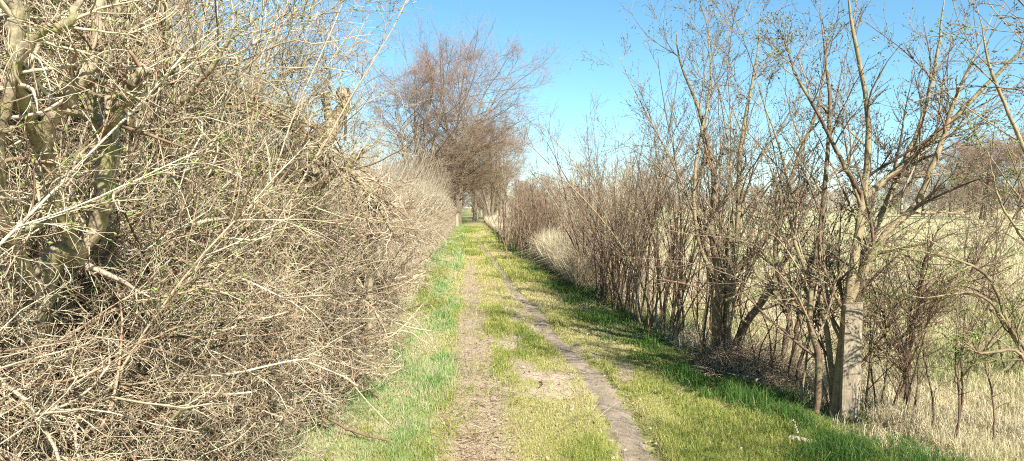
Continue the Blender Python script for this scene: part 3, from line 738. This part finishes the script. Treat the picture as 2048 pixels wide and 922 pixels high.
shrub('hedge_sapling', 'thin crooked sapling forking low, between the two big willows', 'tree', b, 2.2, 1, .15, (0, 0), .012, stem_m='darktwig', twig_m='darktwig', nb=12, nt_=6, nl=3, bud=1, paths=[
    ([B0, at(1570, 690, d0), at(1578, 640, d0), at(1560, 570, d0), at(1548, 500, d0), at(1560, 400, d0), at(1520, 290, d0)], [.032, .03, .028, .025, .018, .013, .006]),
    ([(B0[0] + .03, B0[1], -.02), at(1590, 690, d0), at(1600, 620, d0), at(1595, 560, d0), at(1640, 490, d0), at(1660, 380, d0)], [.022, .022, .02, .016, .012, .006]),
    ([at(1600, 630, d0), at(1625, 575, d0), at(1650, 540, d0)], [.014, .011, .006])])
b = gp(1822, 832); d0 = b[1] + .1; B0 = (b[0] + .05, d0, -.03)
shrub('hedge_sapling', 'dark twisted low thorn tree right of the fence post', 'tree', (b[0], d0), 1.5, 1, .2, (.1, 0), .01, stem_m='darktwig', twig_m='darktwig', nb=16, nt_=7, nl=3, bud=0, trop=.0, bl=.5, paths=[
    ([B0, at(1815, 770, d0), at(1820, 715, d0), at(1838, 640, d0), at(1860, 590, d0), at(1900, 545, d0)], [.026, .024, .024, .022, .013, .006]),
    ([(B0[0] - .13, d0, -.02), at(1812, 760, d0), at(1815, 690, d0), at(1838, 620, d0), at(1845, 550, d0), at(1880, 440, d0)], [.014, .014, .018, .016, .012, .005]),
    ([at(1830, 650, d0), at(1780, 690, d0), at(1770, 640, d0), at(1740, 560, d0)], [.012, .01, .009, .005]),
    ([at(1850, 600, d0), at(1930, 560, d0 - .1), at(1990, 470, d0 - .1)], [.014, .01, .005])])
b = gp(1770, 840)
shrub('hedge_sapling', 'clump of thin dark suckers just right of the fence post', 'shrub', b, 1.5, 6, .16, (.05, 0), .010, stem_m='darktwig', twig_m='darktwig', nb=9, nt_=4, nl=2, bud=0, trop=.02)
# shrub whose foot is outside the right edge
shrub('willow_shrub', 'budding shrub arching in over the right edge of the picture', 'shrub', (3.6, 5.0), 2.6, 1, .1, (.0, .15), .010, nb=8, nt_=4, nl=2, bud=3, budm='leaf', budsize=.017, stem_m='willowstem', paths=[
    ([(3.55, 5.0, -.02), at(2060, 720, 5.0), at(2020, 660, 5.0), at(1978, 560, 5.0), at(1900, 520, 5.1), at(1760, 490, 5.2)], [.02, .016, .012, .011, .008, .003]),
    ([at(2060, 740, 5.0), at(2035, 690, 5.0), at(1975, 600, 5.0), at(1890, 590, 5.1), at(1780, 650, 5.2)], [.012, .011, .009, .006, .003]),
    ([at(2075, 760, 4.8), at(2030, 702, 4.8), at(1960, 705, 4.85), at(1925, 680, 4.9)], [.014, .010, .008, .004]),
    ([(3.65, 5.1, -.02), at(2120, 500, 5.1), at(2040, 280, 5.1), at(1985, 150, 5.1), at(1955, 10, 5.1)], [.022, .018, .013, .01, .006]),
    ([at(2110, 560, 5.2), at(2010, 420, 5.2), at(1975, 300, 5.2)], [.012, .008, .004])])
for y_, lab in ((2.75, 'bare shrub just outside the right edge whose shadow streaks the near lawn'), (1.6, 'bare shrub beside the camera whose shadow crosses the near trail')):
    shrub('willow_shrub', lab, 'shrub', (2.75, y_), 2.9, 8, .10, (.0, 0), .017, nb=12, nt_=5, nl=2, bud=1)
# thin upright weeds and suckers in the straw at the lower right
for px, py, tx, ty_, lab in ((1870, 900, 1842, 610, 'single dry stalk left of the paired stalks in the straw'), (1912, 905, 1936, 600, 'taller of the paired dry stalks in the straw'), (1916, 912, 1914, 620, 'shorter of the paired dry stalks in the straw'), (1990, 908, 1972, 640, 'single dry stalk right of the paired stalks in the straw')):
    x_, y_ = gp(px, py); z_ = float(height(x_, y_))
    P, r = spline([(x_, y_, z_ - .02), at((px * 2 + tx) / 3 + 4, (py * 2 + ty_) / 3, y_), at((px + tx * 2) / 3 - 5, (py + ty_ * 2) / 3, y_), at(tx, ty_, y_)], [.008, .007, .005, .002], 20, .003)
    T = Tubes().add(P, r, 6)
    B, br = spawn(P, r, 12, .25, 1, .7, 5, lambda t_, l_: .16 + 0 * t_, .1, .03, .5, .0014); T.add(B, br, 3)
    tag(T.build('dry_stalk', M['darktwig']), lab, 'plant')

# clumps of thin suckers filling the hedge between the willows
GR = 'clumps of thin dark suckers along the right hedge'
sk = [shrub('sucker_clump', 'clump of thin dark suckers standing between the two big willows', 'shrub', (2.35, 6.9), 1.7, 6, .10, (0, 0), .011, stem_m='darktwig', twig_m='darktwig', nb=5, nt_=3, nl=2, bud=0, trop=.03, bl=.3),
      shrub('sucker_clump', 'clump of tall thin suckers just past the second big willow', 'shrub', (2.02, 9.0), 2.3, 9, .10, (0, 0), .013, stem_m='darktwig', twig_m='darktwig', nb=6, nt_=3, nl=2, bud=0, trop=.03, bl=.28)]
for k, y_ in enumerate((7.6, 9.7, 10.9, 11.3, 12.4, 12.9, 14.0, 15.6, 24.6, 25.4, 26.8)):
    x_ = 2.66 - .078 * y_ + RNG.normal() * .08 if y_ < 16 else 1.42 - .0625 * (y_ - 15)
    dup(sk[k % 2], (x_, y_, float(height(x_, y_))), RNG.uniform(0, 6.28), RNG.uniform(.85, 1.15), 'clump of thin dark suckers in the right hedge past the big willows' if y_ > 9 else 'short clump of thin dark suckers beside the near willows', GR)

for x_, y_, H_, n_, lab in ((3.95, 6.9, 2.5, 4, 'fine-twigged shrub veiling the field right of the fence post'), (4.75, 7.5, 2.3, 4, 'fine-twigged shrub in front of the field near the right edge')):
    shrub('hedge_shrub', lab, 'shrub', (x_, y_), H_, n_, .28, (.1, 0), .012, stem_m='willowstem', twig_m='willowtwig', nb=13, nt_=6, nl=3, bud=1, trop=.02, bl=.4)
# shrubs further along the right hedge
def hedge_x(y): return 2.72 - .082 * y if y < 15 else 1.49 - .0625 * (y - 15)
LAB = ['slender reddish hedge shrub behind the second big willow', 'bushy dark hedge shrub, third clump along from the near willow', 'upright many-stemmed shrub in the middle of the right hedge',
       'tall shrub in the right hedge at the start of the straw gap', 'dense twiggy shrub leaning over the lush verge in the right hedge', 'slim upright shrub between the second willow and the dark clump', 'slim upright reddish shrub midway along the right hedge']
mid = []
for k, (y_, dx, H_, n_, sm, tm_) in enumerate(((9.3, .45, 3.2, 5, 'darktwig', 'darktwig'), (10.3, -.02, 3.5, 7, 'willowstem', 'willowtwig'), (11.7, .1, 3.3, 8, 'darktwig', 'willowtwig'), (13.2, -.02, 3.4, 7, 'willowstem', 'paletwig'), (14.8, .0, 3.5, 8, 'darktwig', 'willowtwig'), (9.9, .15, 3.5, 6, 'willowstem', 'willowtwig'), (12.4, .1, 3.5, 7, 'willowstem', 'willowtwig'))):
    mid.append(shrub('hedge_shrub', LAB[k], 'shrub', (hedge_x(y_) + dx, y_), H_, n_, .12, (0, 0), .021, stem_m=sm, twig_m=tm_, nb=12, nt_=5, nl=2, bud=1, budsize=.014, thin=1.2, trop=.09, bl=.33))
farv = []
for k, (y_, dx, H_, n_, sm, tm_, lab, nb_, bs_) in enumerate((
        (17.5, .45, 2.9, 8, 'paletwig', 'paletwig', 'pale yellowish shrub standing in the straw gap of the right hedge', 10, (.12, .2)),
        (26, .0, 2.7, 26, 'darktwig', 'willowtwig', 'dense dark stand of upright suckers where the right hedge thickens', 5, (.22, .5)),
        (21, .5, 2.9, 9, 'paletwig', 'paletwig', 'pale bushy shrub behind the straw, beyond the gap in the right hedge', 10, (.15, .25)))):
    farv.append(shrub('hedge_shrub', lab, 'shrub', (hedge_x(y_) + dx, y_), H_, n_, .10, (0, 0), .02, stem_m=sm, twig_m=tm_, nb=nb_, nt_=5, nl=2, bud=0, thin=1.7, trop=.09, bl=.28, bs=bs_))
GR = 'shrubs of the far right hedge'
for y_, dx, v_ in ((16.2, .5, 0), (19.3, .2, 0), (23, .1, 1), (24.5, .35, 1), (27.5, .15, 1), (29, .0, 1), (30.5, .3, 1), (32.5, -.05, 1), (34.5, .2, 1), (37, .2, 2), (40, 1.3, 2), (46, 1.4, 2), (53, 1.5, 0), (62, 1.8, 2)):
    x_ = hedge_x(y_) + dx
    dup(farv[v_], (x_, y_, float(height(x_, y_))), RNG.uniform(0, 6.28), RNG.uniform(.88, 1.08), 'bare twiggy shrub in the far part of the right hedge' , GR)
GR = 'shrubs on the field side of the right hedge'
for y_, dx, v_ in ((12.5, 1.2, 0), (15, 1.3, 0), (18.5, 1.5, 2), (23, 1.6, 2), (28, 1.8, 2), (34, 1.6, 0), (42, 1.8, 2)):
    x_ = hedge_x(y_) + dx
    dup(farv[v_], (x_, y_, float(height(x_, y_))), RNG.uniform(0, 6.28), RNG.uniform(.8, .95), 'pale bare shrub on the field side of the right hedge', GR)

# ------------------------------------------------------------------ left side beyond the thicket
LB = [('tall slender bare shrub rising behind the broken stump', 9.0, -2.9, 4.6), ('tall bare shrub arching right above the far left hedge', 11.5, -2.5, 4.6), ('tall fine-twigged shrub left of the broken stump', 8.2, -4.2, 5.2), ('tall pale fine-twigged shrub over the bent poles', 6.8, -4.4, 5.2), ('tall bare shrub at the back of the forked tree', 5.0, -4.3, 5.2)]
for lab, y_, rr, H_ in LB:
    shrub('tall_shrub', lab, 'shrub', (lane(y_) + rr, y_), H_, 8, .2, (.08, 0), .022, stem_m='greytwig', twig_m='greytwig', nb=15, nt_=7, nl=3, bud=1, budm='leaf', budsize=.014, thin=1.15, trop=.05)
GR = 'brushy shrubs of the far left hedge'
fl = []
for k, (y0, y1) in enumerate(((8.8, 11), (10.8, 14), (13.8, 18))):
    fl.append(thicket(('low sandy brown brushy hedge just past the twisted branch', 'low sandy brown brushy hedge in the middle of the left side', 'low sandy brown brushy hedge narrowing towards the left post')[k], y0, y1, -2.15, .85, 1.75, 5000, 'hedge_shrub', 'paletwig', gleaf=60, tops=110, cat='shrub', fine=1.3 + .3 * k, longs=40))
for y_ in (20, 24, 28, 33, 38, 44, 50, 56):
    q = fl[2]
    dup(q, (lane(y_) - 2.25, y_, float(height(lane(y_) - 2.25, y_))), 0, RNG.uniform(1.0, 1.15), 'low pale brushy shrub in the distant part of the left hedge', GR)
    x2 = lane(y_) - 4
    dup(farv[2], (x2, y_, float(height(x2, y_))), RNG.uniform(0, 6.28), 1.1, 'pale upright shrub behind the distant left hedge', 'upright shrubs behind the far left hedge')

for y_ in np.concatenate([np.arange(9.5, 20, 1.15), np.arange(20, 62, 2.6)]):
    x2 = lane(y_) - RNG.uniform(1.65, 2.7)
    dup(farv[RNG.choice([0, 2])], (x2, y_, float(height(x2, y_))), RNG.uniform(0, 6.28), RNG.uniform(.5, .92), 'pale thin-stemmed shrub growing out of the low left hedge', 'thin shrubs growing through the far left hedge')

# ------------------------------------------------------------------ far trees
def tree(name, label, x, y, H, trunks, cw, m='alder', tm_='aldertwig', group=None, first=.28, n1=30, n2=8, n3=5, n4=3, thin=.64, lean=None, r0=.24, sp=1.05):
    o = np.array([x, y, 0.]); o[2] = float(height(x, y))
    t = thing(name, label, 'tree', o, group); T = Tubes()
    for k in range(trunks):
        b = o + np.array([RNG.normal() * .35 * (trunks > 1), RNG.normal() * .35 * (trunks > 1), -.1])
        d = np.array([(k - (trunks - 1) / 2) * .13 + RNG.normal() * .03, RNG.normal() * .06, 1.]) if lean is None else np.array([lean[k], RNG.normal() * .04, 1.])
        P = curves(b[None], d[None], H * RNG.uniform(.88, 1.0), 16, .025, .02)
        r = radii(r0 * RNG.uniform(.75, 1.1), .02, 1, 16, .8)
        Tubes().add(P, r, 10, RNG.random(1)).build('trunk', M[m], t, origin=o)
        B, br = spawn(P, r, n1, first, .98, sp, 9, lambda t_, l_: cw * (.36 + .78 * np.sin(PI * np.clip((t_ - first) / (1 - first), 0, 1) ** .8)), .06, .025, .45, .018)
        br = np.minimum(br, .085)
        C, cr = spawn(B, br, n2, .2, 1, .6, 6, lambda t_, l_: .32 * l_ + .3, .08, .04, .55, .012 * thin)
        D, dr = spawn(C, cr, n3, .15, 1, .65, 4, lambda t_, l_: .34 * l_ + .25, .1, .03, .6, .008 * thin)
        E, er = spawn(D, dr, n4, .3, 1, .6, 3, lambda t_, l_: .35 * l_ + .15, .1, .02, .8, .0065 * thin)
        z = (D[:, 0, 2] - o[2]) / H
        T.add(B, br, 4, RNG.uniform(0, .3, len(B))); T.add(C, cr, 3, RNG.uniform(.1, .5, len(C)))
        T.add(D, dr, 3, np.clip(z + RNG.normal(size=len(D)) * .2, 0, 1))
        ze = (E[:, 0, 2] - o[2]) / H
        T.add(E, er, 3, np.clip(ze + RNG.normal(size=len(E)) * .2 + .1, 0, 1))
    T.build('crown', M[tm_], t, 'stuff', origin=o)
    return t
def px_x(px, y): return (px - CX) * y / F
tree('alder_tree', 'tall bare multi-trunk alder on the left of the lane', px_x(838, 64), 64, 13.8, 5, 5.2, first=.12, lean=[-.16, -.08, -.01, .05, .1])
tree('alder_tree', 'tallest bare alder with purplish crown beside the lane', px_x(912, 70), 70, 16.6, 5, 5.6, first=.12, lean=[-.09, -.02, .04, .10, .17])
tree('alder_tree', 'twin pale-trunked tree leaning apart on the right of the lane', px_x(985, 80), 80, 10.5, 3, 3.2, tm_='redtwig', lean=[-.10, .13, .02], first=.35, r0=.2)
tree('alder_tree', 'rounded reddish bare tree behind the twin pale trunks', px_x(1010, 95), 95, 11, 2, 4.6, tm_='redtwig', first=.15)
tree('alder_tree', 'sandy-crowned bare tree arching over the lane', px_x(955, 88), 88, 10, 2, 4.2, tm_='redtwig', first=.3, lean=[.1, -.05])
V1 = tree('lane_tree', 'bare tree lining the distant lane', px_x(900, 90), 90, 8.5, 2, 3.2, tm_='aldertwig', first=.15, group='trees lining the distant lane')
for px, y_, s in ((968, 110, .9), (898, 112, .9), (970, 135, .95), (905, 135, .9), (968, 160, 1.0), (908, 165, 1.0), (880, 75, .55), (1010, 110, .9), (1050, 120, .6), (870, 100, 1.0), (840, 110, .9), (945, 190, 1.0), (920, 190, 1.0), (985, 100, .5), (985, 125, .6), (890, 85, .5), (960, 150, .6), (912, 150, .5)):
    dup(V1, (px_x(px, y_), y_, 0), RNG.uniform(0, 6.28), s)
for px, y_, v_, s_ in ((905, 72, 2, 1.1), (893, 80, 2, 1.3), (900, 92, 2, 1.3), (906, 105, 2, 1.3), (914, 122, 2, 1.3), (918, 142, 2, 1.4), (920, 165, 2, 1.5), (977, 92, 2, 1.2), (970, 104, 2, 1.3), (960, 122, 2, 1.3), (953, 142, 2, 1.4), (948, 165, 2, 1.5), (938, 215, 2, 1.6), (926, 216, 2, 1.6), (950, 214, 2, 1.6), (990, 105, 2, 1.4), (1005, 112, 2, 1.4), (1022, 115, 2, 1.4), (880, 95, 2, 1.4), (1040, 120, 2, 1.3)):
    dup(farv[v_], (px_x(px, y_), y_, 0), RNG.uniform(0, 6.28), s_, 'bare shrub crowding the edge of the distant shaded lane', 'shrubs along the distant shaded lane')
V2 = tree('field_tree', 'brown bare tree in the wood beyond the field', px_x(1900, 120), 120, 11, 2, 4.2, tm_='aldertwig', first=.08, thin=1.3, group='trees of the wood beyond the field')
for px, y_, s in ((1960, 100, .85), (2030, 95, .9), (1850, 130, .8), (1990, 120, 1.), (2080, 105, .9), (1800, 160, .75), (1930, 150, 1.)):
    dup(V2, (px_x(px, y_), y_, 0), RNG.uniform(0, 6.28), s)
for k in range(44):
    y_ = RNG.uniform(190, 230); px = 1040 + k * 24 + RNG.normal() * 6
    dup(V2, (px_x(px, y_), y_, 0), RNG.uniform(0, 6.28), RNG.uniform(.4, .85), 'bare tree in the distant line across the field', 'distant line of trees across the field')

for k in range(64):
    y_ = RNG.uniform(150, 235); px = 1050 + k * 16.5 + RNG.normal() * 8
    dup(farv[2], (px_x(px, y_), y_, 0), RNG.uniform(0, 6.28), RNG.uniform(1.3, 2.3), 'bushy undergrowth in the distant line across the field', 'shrubs under the distant tree line')

# ------------------------------------------------------------------ post, stump, sticks, brush pile, wire
def box_post(name, label, cat, x, y, wx, wy, h, m, rz=0., tilt=0., cap=False, group=None):
    n = 10; K = 14
    an = np.array([45, 70, 110, 135, 160, 200, 225, 250, 290, 315, 340, 20.]) * PI / 180
    sup = (np.abs(np.cos(an)) ** 6 + np.abs(np.sin(an)) ** 6) ** (-1 / 6.)
    zz = np.linspace(-.1, h, K); V = []
    for k, z in enumerate(zz):
        s = 1 - .04 * z / h
        jit = 1 + .02 * np.sin(an * 5 + 1) + .012 * RNG.normal(size=len(an))
        px = np.cos(an) * sup * wx / 2 * s * jit; py = np.sin(an) * sup * wy / 2 * s * jit
        V.append(np.stack([px + tilt * max(z, 0), py, np.full(len(an), z) + (.02 * px / wx if k == K - 1 else 0)], -1))
    S = len(an); V = np.concatenate(V)
    k, q = np.meshgrid(np.arange(K - 1), np.arange(S), indexing='ij')
    a = (k * S + q).ravel(); b = (k * S + (q + 1) % S).ravel()
    Q = np.stack([a, b, b + S, a + S], -1); e = (K - 1) * S; q2 = np.arange(1, S - 1)
    T = np.stack([np.full(S - 2, e), e + q2, e + q2 + 1], -1)
    o = link(name, raw_mesh(name, V, Q, T, m, {'var': np.full(len(V), RNG.random())}, False))
    o.location = (x, y, float(height(x, y))); o.rotation_euler = (0, 0, rz)
    return tag(o, label, cat, group)
b = gp(1706, 850)
box_post('fence_post', 'thick weathered timber fence post against the near willow', 'post', b[0], b[1] + .02, .135, .12, .86, M['wood'], -.25, .02)
b2 = gp(914, 456)
box_post('fence_post', 'small grey post at the foot of the far left hedge', 'post', b2[0], b2[1], .22, .2, 1.1, M['wood'], .2)
for px, lab in ((983, 'leaning pale post nearest the twin pale trunks'), (993, 'pale post beside the straw bank in the distance')):
    x_, y_ = gp(px, 458); box_post('fence_post', lab, 'post', x_, y_, .09, .09, 1.0, M['wood'], .3, .12)
x_, y_ = gp(1014, 448)
box_post('tree_stump', 'tall pale greenish tree stump beyond the straw bank', 'stump', x_, y_, .38, .38, 2.0, M['greytwig'], .3)
b = gp(1706, 850); far = (hedge_x(16) + .35, 16.)
for z_, lab in ((.86, 'upper fence wire running through the right hedge'), (.5, 'lower fence wire running through the right hedge')):
    P, r = spline([(b[0], b[1] + .1, z_), ((b[0] * 2 + far[0]) / 3, (b[1] * 2 + far[1]) / 3, z_ - .03), ((b[0] + 2 * far[0]) / 3, (b[1] + 2 * far[1]) / 3, z_ - .02), (far[0], far[1], z_ + .02)], .002, 30, .002, 0)
    tag(Tubes().add(P, r, 5).build('fence_wire', M['wire']), lab, 'wire')
box_post('fence_post', 'thin grey fence post deep in the right hedge at the straw gap', 'post', far[0], far[1], .09, .09, 1.0, M['wood'])

def stick(pts, rad, lab, m, side=5):
    P, r = spline(pts, rad, 18, .003)
    T = Tubes().add(P, r, 7, cap=True)
    if side:
        B, br = spawn(P, r, side, .2, .9, .7, 5, lambda t_, l_: .14 * l_, .1, 0, .5, .0015); T.add(B, br, 3)
    tag(T.build('fallen_stick', M[m]), lab, 'stick')
def g3(px, py, dz=.02):
    x_, y_ = gp(px, py); return (x_, y_, float(height(x_, y_)) + dz)
stick([g3(1585, 895, .03), g3(1610, 899, .035), g3(1637, 903, .03)], [.017, .019, .015], 'short pale barkless log in the grass at lower right', 'wood', 0)
stick([g3(1592, 878, .09), g3(1600, 892, .05)], [.005, .006], 'thin pale twig standing against the barkless log', 'wood', 0)
stick([g3(1488, 782, .1), g3(1505, 786, .06), g3(1540, 770, .08), g3(1556, 768, .12)], [.007, .009, .008, .004], 'bent pale stick below the brush heap on the lush verge', 'litter', 2)
stick([g3(1442, 832, .02), g3(1460, 824, .03), g3(1478, 820, .02)], [.004, .004, .003], 'small curved twig lying on the shaded lawn', 'litter', 0)
stick([at(690, 740, 6.6), at(730, 775, 6.4), at(762, 800, 6.3)], [.013, .012, .010], 'cut straight stick poking out of the thicket over the bright grass', 'litter', 3)
stick([at(640, 830, 5.4), at(720, 865, 5.2), g3(800, 900)], [.011, .009, .005], 'long thin stick leaning from the thicket onto the grass at bottom', 'litter', 6)
stick([at(770, 690, 7.8), at(800, 730, 7.6), at(828, 768, 7.2)], [.009, .007, .004], 'thin dark branch hanging from the thicket end to the grass', 'litter', 4)
stick([g3(1078, 768), g3(1085, 772), g3(1080, 782)], [.006, .006, .004], 'dark bark scrap on the pale sandy patch', 'litter', 0)

# heap of dead brush between the willows
x_, y_ = gp(1500, 748); o = np.array([x_, y_, float(height(x_, y_))])
n = 1500; a_ = RNG.uniform(0, 2 * PI, n); rr = np.sqrt(RNG.random(n)); 
p = o + np.stack([np.cos(a_) * rr * .55, np.sin(a_) * rr * .75, (1 - rr ** 2) * .24 * RNG.random(n) ** .5], -1)
T = Tubes(); d = RNG.normal(size=(n, 3)) * np.array([1, 1, .45])
T.add(curves(p, d, RNG.exponential(.14, n) + .05, 5, .15, -.04), radii(RNG.uniform(.001, .0045, n), .001, n, 5), 3)
t = thing('brush_heap', 'low heap of dead brown twigs and straw between the two big willows', 'brush heap', o)
T.build('twig_mass', M['litter'], t, 'stuff', origin=o)
n = 2500; a_ = RNG.uniform(0, 2 * PI, n); rr = np.sqrt(RNG.random(n)) * .7
p = o + np.stack([np.cos(a_) * rr * .8, np.sin(a_) * rr, (.5 - rr ** 2) * .4 * RNG.random(n)], -1)
T = Tubes().add(curves(p, RNG.normal(size=(n, 3)) * np.array([1, 1, .5]), RNG.exponential(.12, n) + .06, 4, .2, -.06), radii(.0016, .0008, n, 4), 3)
T.build('straw_mass', M['straw'], t, 'stuff', origin=o)
